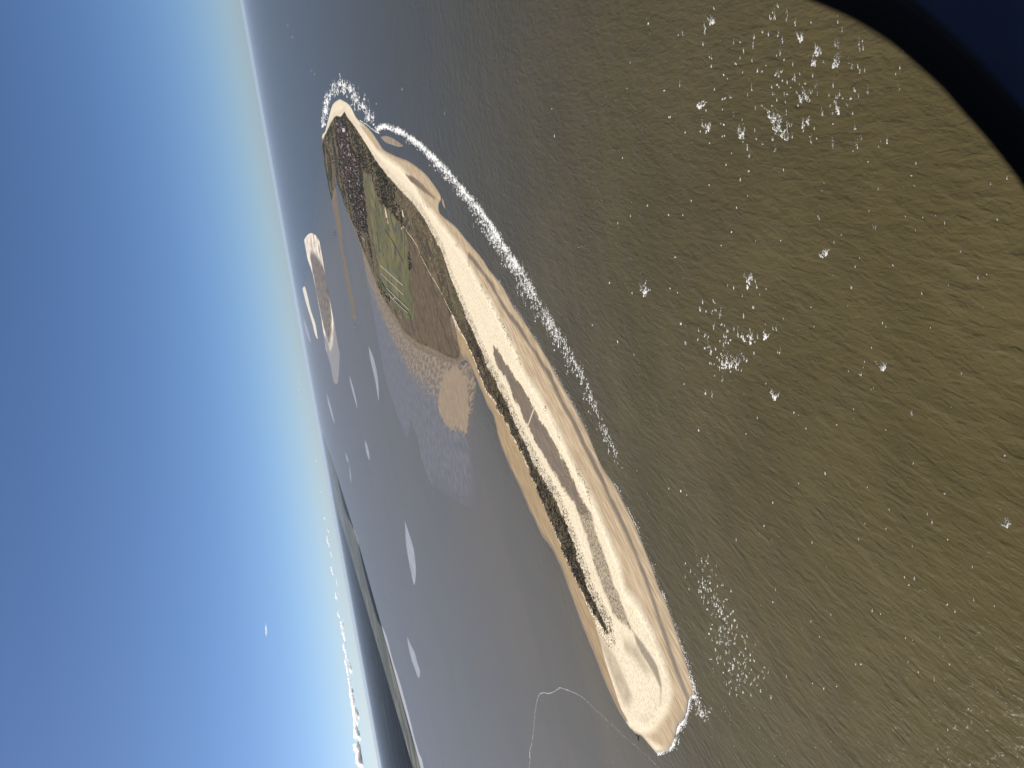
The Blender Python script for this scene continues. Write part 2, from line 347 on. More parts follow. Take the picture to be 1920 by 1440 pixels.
mat_sea = t.out(Base_Color=c, Roughness=t.mixf(leeM, .25, .32), IOR=1.33, Specular_IOR_Level=t.mixf(leeM, .13, .13))
S = 240000.0
gx = np.array([-S, -40000, -12000, -4000, -1500, 0, 1500, 4000, 12000, 40000, S])
gy = np.array([-S, -30000, -5000, 0, 1500, 3000, 6000, 12000, 24000, 60000, S])
V = np.stack(np.meshgrid(gx, gy), -1).reshape(-1, 2)
i = np.arange(121).reshape(11, 11)
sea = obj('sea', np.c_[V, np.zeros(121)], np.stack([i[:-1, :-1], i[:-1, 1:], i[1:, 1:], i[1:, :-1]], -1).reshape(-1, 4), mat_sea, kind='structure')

# ------------------------------------------------------------------ foam
t = NT('foam')
f = t.noise(2.2, 3, .6)
mat_foam = t.out(Base_Color=t.mix(f, (.70, .70, .68), (.90, .90, .88)), Roughness=.9, Specular_IOR_Level=.1)
class Foam:
    def __init__(s): s.v, s.f = [], []
    def speck(s, px, py, rx, ry, lift=.35):
        o = G(px, py); u = (G(px + 1, py) - o); v = (G(px, py + 1) - o)
        k = random.choice((5, 6, 7)); b = len(s.v); a0_ = random.random() * 6
        for j in range(k):
            a = a0_ + j * 2 * math.pi / k; rr = random.uniform(.45, 1.2)
            q = o + u * (math.cos(a) * rx * rr) + v * (math.sin(a) * ry * rr)
            s.v.append((q[0], q[1], .10))
        s.v.append((o[0], o[1], .10 + lift * random.uniform(.5, 1.2)))
        for j in range(k): s.f.append((b + j, b + (j + 1) % k, b + k))
    def streak(s, px, py, ln, wd, cnt, r=(.5, 1.3), head=.5):
        """several ragged strands of foam trailing from a breaking crest"""
        ns = random.randint(2, 4); done = 0
        for k in range(ns):
            x = px + random.gauss(0, wd * .45); y = py + random.gauss(0, ln * .12)
            l2 = ln * random.uniform(.3, 1.0); m_ = max(2, int(cnt * 2.1 / ns)); drift = random.gauss(0, wd * .015)
            for j in range(m_):
                q = (j + random.random()) / m_
                x += random.gauss(drift, wd * .10)
                rr = random.uniform(*r) * (1.1 - .75 * q) * random.choice((.35, .55, .8, 1.0))
                if random.random() < .2 + .35 * q: continue
                s.speck(x + random.gauss(0, wd * .12), y - q * l2, rr * random.uniform(.3, .75), rr * random.uniform(.8, 2.5))
    def cap(s, px, py, sc):
        """a short curved breaking crest"""
        w = random.uniform(1.6, 4.2) * sc; tl = random.uniform(-.5, .7); bend = random.uniform(.1, .7)
        for q in np.linspace(-1, random.uniform(.2, 1), max(5, int(8 * sc))):
            s.speck(px + q * w, py + q * w * tl - q * q * w * bend + random.gauss(0, .25), random.uniform(.35, .9) * sc * (1.1 - .6 * abs(q)), random.uniform(.25, .6) * sc)
    def build(s, name, label):
        o = obj(name, s.v, s.f, mat_foam, kind='stuff', label=label, cat='foam'); return o
fo = Foam()
SURF = [(707,244),(720,238),(737,242),(755,250),(774,262),(793,277),(812,294),(826,310),(843,327),(862,350),(882,373),(901,396),(924,428),(938,453),(953,474),(967,495),(980,515),(1000,550),(1030,600),(1060,650),(1088,700),(1108,745),(1130,795),(1150,842),(1170,890)]
for i, (x, y) in enumerate(dens(SURF, 30)):
    q = i / (30 * (len(SURF) - 1))
    wid = 3.6 + 17 * min(1, q * 1.6) * (1 - .45 * max(0, q - .75) / .25)
    den = (1.5 if q < .72 else 1.5 * max(.12, 1 - (q - .72) / .30)) * max(0, vnoise(np.array([i * .09]), np.array([3.]))[0] * 1.5 + .25)
    for _ in range(int(den * 3.0 + random.random())):
        dx = random.gauss(0, 1)
        fo.streak(x + wid * .5 * (dx if dx < 0 else dx * .35) - wid * .12, y + random.gauss(0, 2), random.uniform(3, 7 + 14 * q), 1.4, random.randint(4, 10), (.3, 1.0 + .3 * q), .4)
fo.build('breaking_surf', 'long band of white breaking surf over the sandbar off the beach')
fo = Foam()
TIP = [(605,236),(609,218),(612,204),(614,187),(624,172),(635,161),(645,163),(655,169),(662,183),(670,190),(682,202),(690,219),(699,223)]
for i, (x, y) in enumerate(dens(TIP, 16)):
    fo.streak(x + random.gauss(0, 3.2), y + random.gauss(0, 6), random.uniform(5, 20), 2.4, random.randint(12, 20), (.4, 1.2), .3)
for (x, y) in [(585,135),(590,140),(548,70),(540,50),(672,165),(690,190),(705,195),(700,215),(754,170),(834,215)]:
    fo.streak(x, y, random.uniform(6, 18), 1.3, 12, (.2, .5), .2)
fo.build('point_surf', 'white surf breaking round the sandy point beyond the village')
fo = Foam()
i0 = [i for i, q in enumerate(SHORE_SEA) if q == (934,526)][0]
seg = dens(SHORE_SEA[i0:], 40)
for i, (x, y) in enumerate(seg):
    q = i / len(seg)
    gate = vnoise(np.array([i * .045]), np.array([8.]))[0]
    if gate > .58 - .3 * q or random.random() < .4:
        w_ = (.45 + .8 * q * q) * (.5 + gate)
        for _ in range(1 + int(1.6 * q * q + random.random())):
            fo.speck(x + 1.2 + random.expovariate(1) * (.7 + 2.2 * q * q) * (1 - .8 * (q > .965)), y + random.gauss(0, 1.5), random.uniform(.25, .8) * w_, random.uniform(.5, 1.3) * w_, .3)
for (x, y) in dens([(674,226),(687,234),(701,245),(710,250)], 25):
    fo.speck(x + random.uniform(0, 1.5), y + random.gauss(0, .5), .5, .7)
for (x, y) in dens([(1288,1265),(1296,1288),(1302,1308),(1308,1325),(1312,1345)], 30):
    fo.streak(x + random.gauss(2, 3), y + random.gauss(0, 3), random.uniform(3, 8), 2, 4, (.5, 1.3))
for _ in range(45): fo.streak(1318 + random.gauss(0, 7), 1336 + random.gauss(0, 6), random.uniform(3, 7), 2, 4, (.5, 1.3))
fo.build('shore_foam', 'thin white wash running along the sandy shoreline')
fo = Foam()
# whitecaps: clusters and strays
def cluster(cx, cy, sx_, sy_, cnt, big):
    for _ in range(cnt):
        x, y = random.gauss(cx, sx_), random.gauss(cy, sy_)
        sc = big * random.uniform(.35, 1.0) ** 1.6 * (.55 + .45 * (x - 1000) / 700)
        fo.streak(x, y, random.uniform(6, 30) * sc, random.uniform(1.5, 5) * sc, random.randint(10, 40), (.35, 1.15), .6)
        if random.random() < .35: fo.cap(x, y, sc * .8)
cluster(1470, 165, 100, 80, 150, 1.25)
cluster(1375, 640, 42, 45, 70, 1.15)
cluster(1600, 330, 180, 220, 40, .45)
cluster(1550, 800, 190, 320, 60, .42)
cluster(1300, 420, 110, 200, 40, .4)
cluster(1750, 1150, 130, 170, 45, .45)
for (x, y, s_) in [(1508,195,1.9),(1448,230,1.7),(1455,245,1.7),(1474,262,1.5),(1523,125,1.2),(1532,105,1.2),(1570,215,1.3),(1510,238,1.3),(1356,690,1.8),(1375,690,2.1),(1403,640,1.4),(1435,636,1.2),(1451,750,1.3),(1405,530,1.3),(1210,555,1.3),(1545,480,1.2),(1389,260,1.4),(1324,245,1.1),(1311,205,1.0),(1890,990,1.2),(1655,695,1.2),(1500,75,1.1),(1335,45,1.0),(1566,128,1.6)]:
    fo.streak(x, y, 22 * s_, 4.6 * s_, 95, (.5, 1.7), .7); fo.streak(x + 2, y - 4, 14 * s_, 4 * s_, 45, (.4, 1.3)); random.random() < .6 and fo.cap(x, y, .8 * s_)
for _ in range(230):                                      # broken water off the near sand tip
    q = random.random(); x = 1318 + 105 * q * random.uniform(.5, 1.1) + random.gauss(0, 14); y = 1060 + 240 * q + random.gauss(0, 16)
    fo.streak(x, y, random.uniform(4, 12), 2.2, random.randint(5, 13), (.35, 1.25), .4)
for _ in range(70):
    fo.streak(random.uniform(1320, 1480), random.uniform(1300, 1440), random.uniform(2, 5), 1.4, 3, (.25, .65), .3)
for _ in range(520):                                      # flecks of small breaking crests
    x = random.uniform(1080, 1915); y = random.uniform(5, 1435)
    fo.speck(x, y, random.uniform(.15, .42), random.uniform(.25, .8))
fo.build('whitecaps', 'scattered whitecaps flecking the olive brown open sea')
fo = Foam()
for (x, y) in dens([(991,1446),(994,1425),(993,1410),(998,1390),(1001,1360),(1004,1330),(1010,1305),(1018,1299),(1030,1300),(1040,1296),(1050,1290),(1062,1293),(1072,1297),(1090,1306),(1112,1326),(1140,1352),(1172,1382),(1203,1408),(1240,1444)], 36):
    if random.random() < .8: fo.speck(x + random.gauss(0, .3), y + random.gauss(0, .6), random.uniform(.14, .34), random.uniform(.25, .7), .05)
fo.build('foam_line', 'thin curling line of foam on the calm grey water beside the sand tip')

# ------------------------------------------------------------------ sandbanks and far islands
def bank(name, pts, mat, hgt, kind='structure', k=4, attrs=None, **kw):
    L = GL(dens(list(pts) + [pts[0]], k)[:-1]); c_ = L.mean(0)
    rings = [(1.0, -.6), (.97, .12), (.8, hgt * .5), (.5, hgt), (.22, hgt * .9)]
    v, f_ = [], []; m_ = len(L)
    for s_, zz in rings:
        for q in L: v.append((*(c_ + (q - c_) * s_), zz))
    v.append((*c_, hgt * .9))
    for r_ in range(len(rings) - 1):
        for j in range(m_): f_.append((r_ * m_ + j, r_ * m_ + (j + 1) % m_, (r_ + 1) * m_ + (j + 1) % m_, (r_ + 1) * m_ + j))
    b_ = (len(rings) - 1) * m_
    for j in range(m_): f_.append((b_ + j, b_ + (j + 1) % m_, b_ + m_))
    return obj(name, v, f_, mat, smooth=True, kind=kind, **kw)
t = NT('wet_sandbank')
c = t.mix(t.smooth(t.noise(160, 4, .6), .35, .65), (.26, .25, .24), (.38, .36, .34))
mat_bank = t.out(Base_Color=c, Roughness=.32, Specular_IOR_Level=.5)
BANKS = [[(655,703),(659,715),(664,732),(668,750),(670,767),(664,746),(657,719)],
 [(691,648),(698,664),(703,680),(708,705),(710,730),(710,753),(705,722),(698,690),(693,668)],
 [(684,824),(689,836),(692,850),(693,863),(688,852),(685,838)],
 [(759,975),(766,997),(773,1018),(778,1045),(780,1073),(777,1098),(771,1075),(766,1050),(761,1018)],
 [(763,1192),(770,1208),(777,1222),(783,1243),(788,1261),(785,1272),(778,1255),(771,1234),(765,1208)],
 [(647,848),(651,856),(654,868),(650,862)],
 [(655,869),(657,885),(659,905),(656,892)]]
for b_ in BANKS: bank('sandbank', b_, mat_bank, .5)
t = NT('shoal_sand'); mat_shoal = t.out(Base_Color=t.mix(t.smooth(t.noise(60, 4, .6), .35, .65), (.20, .155, .105), (.33, .26, .175)), Roughness=.5, Specular_IOR_Level=.2)
bank('sandbank', [(713,257),(722,254),(735,258),(748,266),(756,274),(746,275),(734,271),(722,266)], mat_shoal, .5)
bank('sandbank', [(828,372),(831,374),(834,385),(834,391),(831,386),(829,380)], mat_shoal, .5)
# the vegetated barrier island far behind
FARI = [(570,450),(576,441),(583,437),(590,440),(596,447),(607,471),(618,505),(623,537),(627,579),(630,606),(636,643),(636.5,677),(633,719),(625,714),(620,685),(612,658),(607,627),(602,595),(596,563),(587,516),(577,487),(570,461)]
PI, QI, di = grid_land(-200, 8600, 60, rows(18500, 32000, .3, 50, 260), GL(dens(FARI + FARI[:1], 2)[:-1]), 300)
FV = GL([(584,470),(592,476),(603,492),(611,513),(616,535),(619,560),(621,590),(622,624),(618,650),(610,624),(602,590),(594,550),(587,510),(581,480)])
dfv = sdf(PI, FV); dwl = sdf(PI, GL([(626,585),(640,585),(645,735),(620,735),(612,655),(606,625),(612,630),(618,655),(623,640)]))
t = NT('barrier_island')
na, nb = t.noise(420, 5, .7, (1, 2.5, 1)), t.noise(120, 4, .6, (1, 4, 1))
c = t.mix(t.smooth(na, .38, .56), (.30, .255, .19), (.80, .72, .60))
v_ = t.mix(t.smooth(nb, .35, .65), (.06, .05, .04), (.2, .16, .12))
c = t.mix(t.smooth(t.math('MULTIPLY_ADD', t.math('SUBTRACT', na, .5), 900, t.attr('veg')), -120, 150), c, v_)
c = t.mix(t.smooth(t.math('MULTIPLY_ADD', t.math('SUBTRACT', na, .5), 500, t.attr('mud')), -100, 200), c, (.2, .195, .2))
mat_far = t.out(Base_Color=c, Roughness=.8, Specular_IOR_Level=.2)
obj('barrier_island', np.c_[PI, np.where(di > 0, np.minimum(di * .02, 2) + sm(dfv, 0, 400) * 8 * fbm(PI[:, 0] / 300, PI[:, 1] / 300), np.maximum(di * .02, -2))], QI, mat_far, smooth=True, kind='structure', attrs=dict(veg=dfv, mud=dwl))
t = NT('dry_sandbank'); mat_dry = t.out(Base_Color=t.mix(t.noise(300, 3), (.5, .44, .35), (.72, .66, .56)), Roughness=.9)
bank('sandbank', [(567,541),(570,536),(573,541),(577,556),(582,579),(588,597),(592,610),(596,637),(591,628),(586,608),(580,588),(573,565)], mat_dry, 3)
bank('sandbank', [(569,597),(573,606),(578,622),(583,643),(578,634),(572,614)], mat_bank, 2)
bank('sandbank', [(612,735),(619,757),(627,790),(625,790),(616,760)], mat_bank, 1)

# ------------------------------------------------------------------ mainland
MSH = [(604,806),(614,838),(629,881),(640,931),(649,963),(668,1004),(677,1046),(690,1101),(707,1160),(718,1183),(732,1238),(748,1293),(766,1362),(780,1408),(789,1440),(830,1600),(880,1800)]
MW = GL(dens(MSH, 4))
far_dir = [(x, y) for x, y in MW]
back = [(-90000, 20000), (-180000, 100000), (-150000, 235000), (-20000, 235000)]
ML = np.vstack([MW[::-1], [(-60000, MW[-1][1] - 2000)], back])
t = NT('mainland')
vv = t.pos((1 / 520, 1 / 700, 1 / 700), .5)
vor = t.node('ShaderNodeTexVoronoi', {'Vector': vv, 'Scale': 1.0, 'Randomness': .8})
sepc = t.node('ShaderNodeSeparateColor', {0: vor.outputs['Color']})
c = t.mix(sepc.outputs[0], (.03, .034, .024), (.085, .088, .062))
c = t.mix(t.smooth(sepc.outputs[1], .80, .86), c, (.14, .125, .09))
vor2 = t.node('ShaderNodeTexVoronoi', {'Vector': t.pos((1 / 3200, 1 / 2600, 1 / 2600), .9), 'Scale': 1.0, 'Randomness': .9})
sep2 = t.node('ShaderNodeSeparateColor', {0: vor2.outputs['Color']})
c = t.mix(t.math('MULTIPLY', t.smooth(sep2.outputs[0], .45, .6), .7), c, (.105, .105, .085))
c = t.mix(t.math('MULTIPLY', t.smooth(sep2.outputs[1], .62, .7), .8), c, (.022, .028, .02))
c = t.mix(t.smooth(t.noise(1500, 5, .7), .48, .58), c, (.018, .022, .016))
sh = t.node('ShaderNodeNewGeometry').outputs['Position']
mat_main = t.out(Base_Color=c, Roughness=.9, Specular_IOR_Level=.1)
bm = bmesh.new(); bv = [bm.verts.new((a, b, 4.0)) for a, b in ML]; bm.faces.new(bv)
lo = [bm.verts.new((a, b, -2.0)) for a, b in ML]
for i in range(len(bv)): bm.faces.new((bv[i], lo[i], lo[(i + 1) % len(bv)], bv[(i + 1) % len(bv)]))
bmesh.ops.triangulate(bm, faces=bm.faces[:]); bmesh.ops.recalc_face_normals(bm, faces=bm.faces[:])
me = bpy.data.meshes.new('mainland'); bm.to_mesh(me); bm.free(); me.materials.append(mat_main)
o = bpy.data.objects.new('mainland', me); COL.objects.link(o); tag(o, kind='structure')
# pale mud shore in front of the mainland dike
v, f_ = [], []
edge = dens(MSH, 4)
for i, (x, y) in enumerate(edge):
    w_ = 1.0 + 5.5 * max(0, min(1, (y - 1120) / 120)) * (.6 + .8 * vnoise(np.array([i * .4]), np.array([1.]))[0]) + .8 * (y > 990)
    a = G(x - 1.2, y); b = G(x + w_, y + 1)
    v += [(*a, .9), (*b, -.3)]
    if i: f_.append((2 * i - 2, 2 * i - 1, 2 * i + 1, 2 * i))
t = NT('mud_shore'); mat_mud = t.out(Base_Color=t.mix(t.noise(500, 3), (.30, .29, .28), (.44, .42, .40)), Roughness=.4)
obj('mud_shore', v, f_, mat_mud, kind='structure')

# ------------------------------------------------------------------ pasture, dikes, tracks
t = NT('pasture')
vv = t.pos((1 / 170, 1 / 420, 1 / 300), -.45)
vor = t.node('ShaderNodeTexVoronoi', {'Vector': vv, 'Scale': 1.0, 'Randomness': .7})
sepc = t.node('ShaderNodeSeparateColor', {0: vor.outputs['Color']})
c = t.mix(sepc.outputs[0], (.078, .078, .026), (.150, .130, .048))
nn = t.noise(110, 5, .65)
c = t.mix(t.smooth(nn, .5, .6), c, (.055, .055, .05)); c = t.mix(t.smooth(t.noise(30, 4, .6), .56, .7), c, (.13, .115, .05))
mat_green = t.out(Base_Color=c, Roughness=.85, Specular_IOR_Level=.15)
PG, QG, dg = grid_land(200, 2900, 14, rows(3300, 7200, .7, 8, 40), GREENW, 0)
sel = sdf(PG, GREENW) > 0
keepf = sel[QG].all(1); used = np.unique(QG[keepf]); mp = np.full(len(PG), -1); mp[used] = np.arange(len(used))
obj('pasture', np.c_[PG[used], 2.1 + .25 * fbm(PG[used, 0] / 50, PG[used, 1] / 50)], mp[QG[keepf]], mat_green, smooth=True, kind='structure')
def strip(name, pts, wid, zz, mat, kind='structure', k=3, hump=0.0, **kw):
    L = GL(dens(pts, k)); v, f_ = [], []
    for i, q in enumerate(L):
        d = L[min(i + 1, len(L) - 1)] - L[max(i - 1, 0)]; d /= np.linalg.norm(d); nn_ = np.array([-d[1], d[0]])
        zc = max(zz, ground_z(*q) + .5)
        for s_, hh in ((-1, 0), (-.35, hump), (.35, hump), (1, 0)): v.append((*(q + nn_ * s_ * wid / 2), zc + hh))
        if i:
            b = 4 * i
            for j in range(3): f_.append((b - 4 + j, b - 3 + j, b + 1 + j, b + j))
    return obj(name, v, f_, mat, kind=kind, **kw)
mat_track = plain('track_paving', (.36, .32, .26)); mat_dike = plain('dike_turf', (.075, .085, .028), size=20); mat_ditch = plain('ditch_water', (.02, .02, .016), .7, .08)
mat_sandpath = plain('sand_path', (.5, .42, .3), size=8)
for pts in ([(695,470),(702,500),(711,524),(726,547),(745,570),(771,596)], [(773,596),(776,567),(768,534),(767,484)]):
    strip('dike', pts, 46, 2.6, mat_dike, hump=4.0)
for pts, w_ in (([(713,497),(734,516),(756,535)], 9), ([(715,513),(736,533),(757,553)], 7), ([(726,540),(748,561),(768,580)], 7), ([(733,556),(750,572),(766,587)], 7),
             ([(726,547),(734,555),(738,560),(742,557)], 8), ([(669,430),(677,440),(688,455)], 12), ([(672,436),(680,447),(686,456)], 12)):
    strip('track', pts, w_, 6.9 if pts[0][0] in (726, 733) else 3.0, mat_track)
for pts in ([(704,372),(706,410),(709,445),(716,498)], [(693,384),(697,420),(701,462),(709,500)], [(722,430),(740,458),(756,490)], [(759,428),(759,460),(760,484)]):
    strip('ditch', pts, 12, 2.75, mat_ditch)
for pts, w_ in (([(755,422),(778,451),(792,480),(805,509),(818,530),(830,551),(847,584)], 8), ([(847,582),(852,596),(860,612)], 18), ([(989,802),(996,782),(1003,763)], 9)):
    strip('sand_path', pts, w_, .8, mat_sandpath)
# bare sand pits among the dunes
def pit(pts, label=None): 
    L = GL(dens(pts + pts[:1], 3)[:-1]); zz = max(ground_z(*q) for q in L) + 1.2
    obj('sand_pit', [(*q, zz) for q in L] + [(*q, zz - 4) for q in L], [tuple(range(len(L)))] + [(i, (i + 1) % len(L), len(L) + (i + 1) % len(L), len(L) + i) for i in range(len(L))], mat_sandpath, kind='structure')
pit([(756.5,392),(758,394),(760,403),(760,407),(757.5,404)])
pit([(722,388),(724,392),(727,406),(729,420),(726,414),(723,400)])

# ------------------------------------------------------------------ scrub on the dunes (uncountable)
def lumps(name, pts, szr, hr, mat, label, cat):
    v, f_ = [], []
    ang = np.arange(6) * math.pi / 3
    for (x, y) in pts:
        s_ = random.uniform(*szr); hh = s_ * random.uniform(*hr); zz = ground_z(x, y) - .3; b = len(v); a0_ = random.random()
        for rr, hz in ((1, 0), (.72, .75)):
            for a in ang: v.append((x + math.cos(a + a0_) * s_ * rr * random.uniform(.75, 1.25), y + math.sin(a + a0_) * s_ * rr * random.uniform(.75, 1.25), zz + hh * hz * random.uniform(.8, 1.2)))
        v.append((x, y, zz + hh))
        for j in range(6):
            k = (j + 1) % 6
            f_ += [(b + j, b + k, b + 6 + k), (b + j, b + 6 + k, b + 6 + j), (b + 6 + j, b + 6 + k, b + 12)]
    return obj(name, v, np.array(f_), mat, kind='stuff', label=label, cat=cat)
t = NT('scrub'); c = t.mix(t.smooth(t.noise(30, 3), .35, .65), (.020, .017, .011), (.068, .050, .028)); mat_scrub = t.out(Base_Color=c, Roughness=.95, Specular_IOR_Level=.05)
t = NT('grass_tuft'); c = t.mix(t.noise(20, 3), (.24, .19, .115), (.40, .33, .21)); mat_tuft = t.out(Base_Color=c, Roughness=.95, Specular_IOR_Level=.05)
dv_all = dveg - 26 * (nz1 - .5) * 2
cand = np.where((dveg > -6) & (dgr < 0) & (dmar < 10) & (P[:, 1] < 6000))[0]
w_ = np.clip(1.2 * (nz2 - .25) + .25 * (dveg < 60), .03, 1) * (P[cand[0], 1] * 0 + 1) if False else np.where(P[cand, 1] < 3750, np.clip(3.2 * (vnoise(P[cand, 0] / 17, P[cand, 1] / 17) - .32) + .5 * (dveg[cand] > 22), .02, 1), np.clip(2.5 * (nz2[cand] - .42), .02, 1))
pick = rng.choice(cand, 16000, replace=True, p=w_ / w_.sum())
lumps('dune_scrub', P[pick] + rng.normal(0, 3, (len(pick), 2)), (1.3, 3.8), (.25, .6), mat_scrub, 'dark scrub covering the dune ridge of the island', 'scrub')
cand = np.where((((dveg > -55) & (dveg < -4)) | ((dtro > -8) & (P[:, 1] < 2750) & (nz1 > .5)) | ((np.abs(dbe + 20) < 20) & (nz1 > .55) & (P[:, 1] > 2350))) & (dle < -3) & (dl > 35) & (P[:, 1] < 4500))[0]
pick = rng.choice(cand, 4200, replace=True)
lumps('dune_grass', P[pick] + rng.normal(0, 3, (len(pick), 2)), (1.2, 3.2), (.3, .6), mat_tuft, 'pale dune grass tufts on the bright sand ridge', 'grass')
VW = GL(VILLAGE); dvil = sdf(P, VW)
cand = np.where((dveg > 15) & (dgr < -10) & (P[:, 1] >= 5200) & (P[:, 0] > 900))[0]
w_ = np.clip(2.2 * (nz2[cand] - .38), .01, 1) + .9 * (dvil[cand] > 0)
pick = rng.choice(cand, 14000, replace=True, p=w_ / w_.sum())
t = NT('tree_foliage'); c = t.mix(t.smooth(t.noise(25, 3), .35, .65), (.016, .018, .010), (.05, .042, .02)); mat_tree = t.out(Base_Color=c, Roughness=.9, Specular_IOR_Level=.1)
lumps('woodland', P[pick] + rng.normal(0, 6, (len(pick), 2)), (4, 9), (.6, 1.1), mat_tree, 'dark low woodland round the village on the far half of the island', 'woodland')

# ------------------------------------------------------------------ village houses
def house_mesh(name, w_, l_, h_, rh, wall, roof, flat=False):
    x, y = w_ / 2, l_ / 2; e = .5
    v = [(-x, -y, -1), (x, -y, -1), (x, y, -1), (-x, y, -1), (-x, -y, h_), (x, -y, h_), (x, y, h_), (-x, y, h_)]
    f_ = [(0, 1, 5, 4), (1, 2, 6, 5), (2, 3, 7, 6), (3, 0, 4, 7)]; mi = [0] * 4
    if flat:
        b = len(v); v += [(-x - .3, -y - .3, h_ + .02), (x + .3, -y - .3, h_ + .02), (x + .3, y + .3, h_ + .02), (-x - .3, y + .3, h_ + .02)]
        v += [(p_[0], p_[1], h_ + rh) for p_ in v[b:b + 4]]
        f_ += [(b + 3, b + 2, b + 1, b), (b + 4, b + 5, b + 6, b + 7)] + [(b + j, b + (j + 1) % 4, b + 4 + (j + 1) % 4, b + 4 + j) for j in range(4)]; mi += [1] * 6
    else:
        v += [(0, -y, h_ + rh), (0, y, h_ + rh)]; f_ += [(4, 5, 8), (6, 7, 9)]; mi += [0, 0]
        b = len(v); k = rh / x
        v += [(-x - e, -y - e, h_ - e * k + .05), (0, -y - e, h_ + rh + .05), (x + e, -y - e, h_ - e * k + .05), (-x - e, y + e, h_ - e * k + .05), (0, y + e, h_ + rh + .05), (x + e, y + e, h_ - e * k + .05)]
        v += [(a_, b_, c_ + .3) for a_, b_, c_ in v[b:b + 6]]
        f_ += [(b + 6, b + 7, b + 10, b + 9), (b + 7, b + 8, b + 11, b + 10), (b, b + 3, b + 4, b + 1), (b + 1, b + 4, b + 5, b + 2), (b, b + 1, b + 7, b + 6), (b + 1, b + 2, b + 8, b + 7), (b + 3, b + 9, b + 10, b + 4), (b + 4, b + 10, b + 11, b + 5), (b, b + 6, b + 9, b + 3), (b + 2, b + 5, b + 11, b + 8)]
        mi += [1] * 10
    me = bpy.data.meshes.new(name); me.from_pydata(v, [], f_); me.update()
    me.materials.append(wall); me.materials.append(roof)
    for p_, m_ in zip(me.polygons, mi): p_.material_index = m_
    return me
brick = plain('brick_wall', (.11, .065, .055), size=2); render_w = plain('white_render', (.50, .47, .44), size=4)
red = plain('red_roof_tiles', (.125, .055, .045), size=3); brown = plain('brown_roof_tiles', (.085, .055, .048), size=3); slate = plain('grey_roof', (.17, .17, .18), size=3)
KINDS = [
 ('house', 9, 12, 4.5, 4, brick, red, False, 'small brick house with red tiled gable roof in the island village', 'red roofed village houses', .34),
 ('house', 9, 12, 4, 4, brick, brown, False, 'small brick house with dark brown gable roof in the island village', 'brown roofed village houses', .46),
 ('house', 9, 12, 4.5, 3.5, render_w, slate, False, 'small white rendered house with grey roof in the island village', 'white village houses with grey roofs', .10),
 ('apartment_block', 13, 28, 10, .8, render_w, slate, True, 'long white flat roofed apartment block in the island village', 'white apartment blocks', .05),
 ('guesthouse', 13, 22, 8, 5, brick, red, False, 'large brick guesthouse with steep red roof in the island village', 'large red guesthouses', .05)]
meshes = [house_mesh(k[0], *k[1:8]) for k in KINDS]
cells = []
b0, b1 = VW.min(0), VW.max(0)
ca, sa = math.cos(.55), math.sin(.55)
for u in np.arange(-6000, 6000, 25):
    for w2 in np.arange(-6000, 6000, 28):
        p_ = (b0 + b1) / 2 + np.array([u * ca - w2 * sa, u * sa + w2 * ca])
        if (p_ > b0).all() and (p_ < b1).all(): cells.append(p_)
cells = np.array(cells); cells = cells[sdf(cells, VW) > 10]
keep = rng.random(len(cells)) < np.clip(2.6 * fbm(cells[:, 0] / 160 + 5, cells[:, 1] / 160) - .85, .06, .9)
cells = cells[keep]
order = np.argsort(np.hypot(cells[:, 0], cells[:, 1]))
sv, sf, smi = [], [], []
for j, ci in enumerate(order):
    x, y = cells[ci] + rng.normal(0, 3.5, 2)
    ki = int(rng.choice(5, p=[k[10] for k in KINDS])); rz = .55 + (math.pi / 2 if rng.random() < .5 else 0) + rng.normal(0, .08); zz = ground_z(x, y) + .4
    if j < 280:
        o = bpy.data.objects.new(KINDS[ki][0], meshes[ki]); COL.objects.link(o)
        o.location = (x, y, zz); o.rotation_euler = (0, 0, rz)
        s_ = rng.uniform(.9, 1.2); o.scale = (s_, s_, s_)
        tag(o, KINDS[ki][8], 'building' if ki > 2 else 'house', KINDS[ki][9])
    else:
        me = meshes[ki]; b = len(sv); cz, szz = math.cos(rz), math.sin(rz)
        for q in me.vertices: sv.append((x + q.co.x * cz - q.co.y * szz, y + q.co.x * szz + q.co.y * cz, zz + q.co.z))
        for p_ in me.polygons: sf.append(tuple(b + i for i in p_.vertices)); smi.append([[0, 2], [0, 3], [1, 4], [1, 4], [0, 2]][ki][p_.material_index])
o = obj('village_rooftops', sv, sf, [brick, render_w, red, brown, slate], kind='stuff', label='far roofs of the island village crowding toward the sandy point', cat='houses')
o.data.polygons.foreach_set('material_index', np.array(smi, dtype=np.int32))
# water tower-like white hotel and harbour things
def place(name, me, px, py, rz, sc, label, cat, group=None):
    o = bpy.data.objects.new(name, me); COL.objects.link(o); q = G(px, py); o.location = (*q, ground_z(*q) + .3); o.rotation_euler = (0, 0, rz); o.scale = sc; tag(o, label, cat, group)
hm = house_mesh('hotel', 34, 60, 26, 1.2, render_w, slate, True)
place('hotel', hm, 648, 241, .3, (1, 1, 1), 'tall white flat roofed hotel standing above the red roofs near the point', 'hotel')
sm_ = house_mesh('farmhouse', 14, 26, 4, 6, brick, red, False)
place('farmhouse', sm_, 727, 413, .6, (1.2, 1.2, 1.2), 'red roofed farmhouse beside a bare sand patch on the green pasture', 'farmhouse')
place('barn', house_mesh('barn', 16, 34, 5, 5, render_w, brown, False), 754, 426, .2, (1, 1, 1), 'pale barn with brown roof at the corner of the pasture track', 'barn')
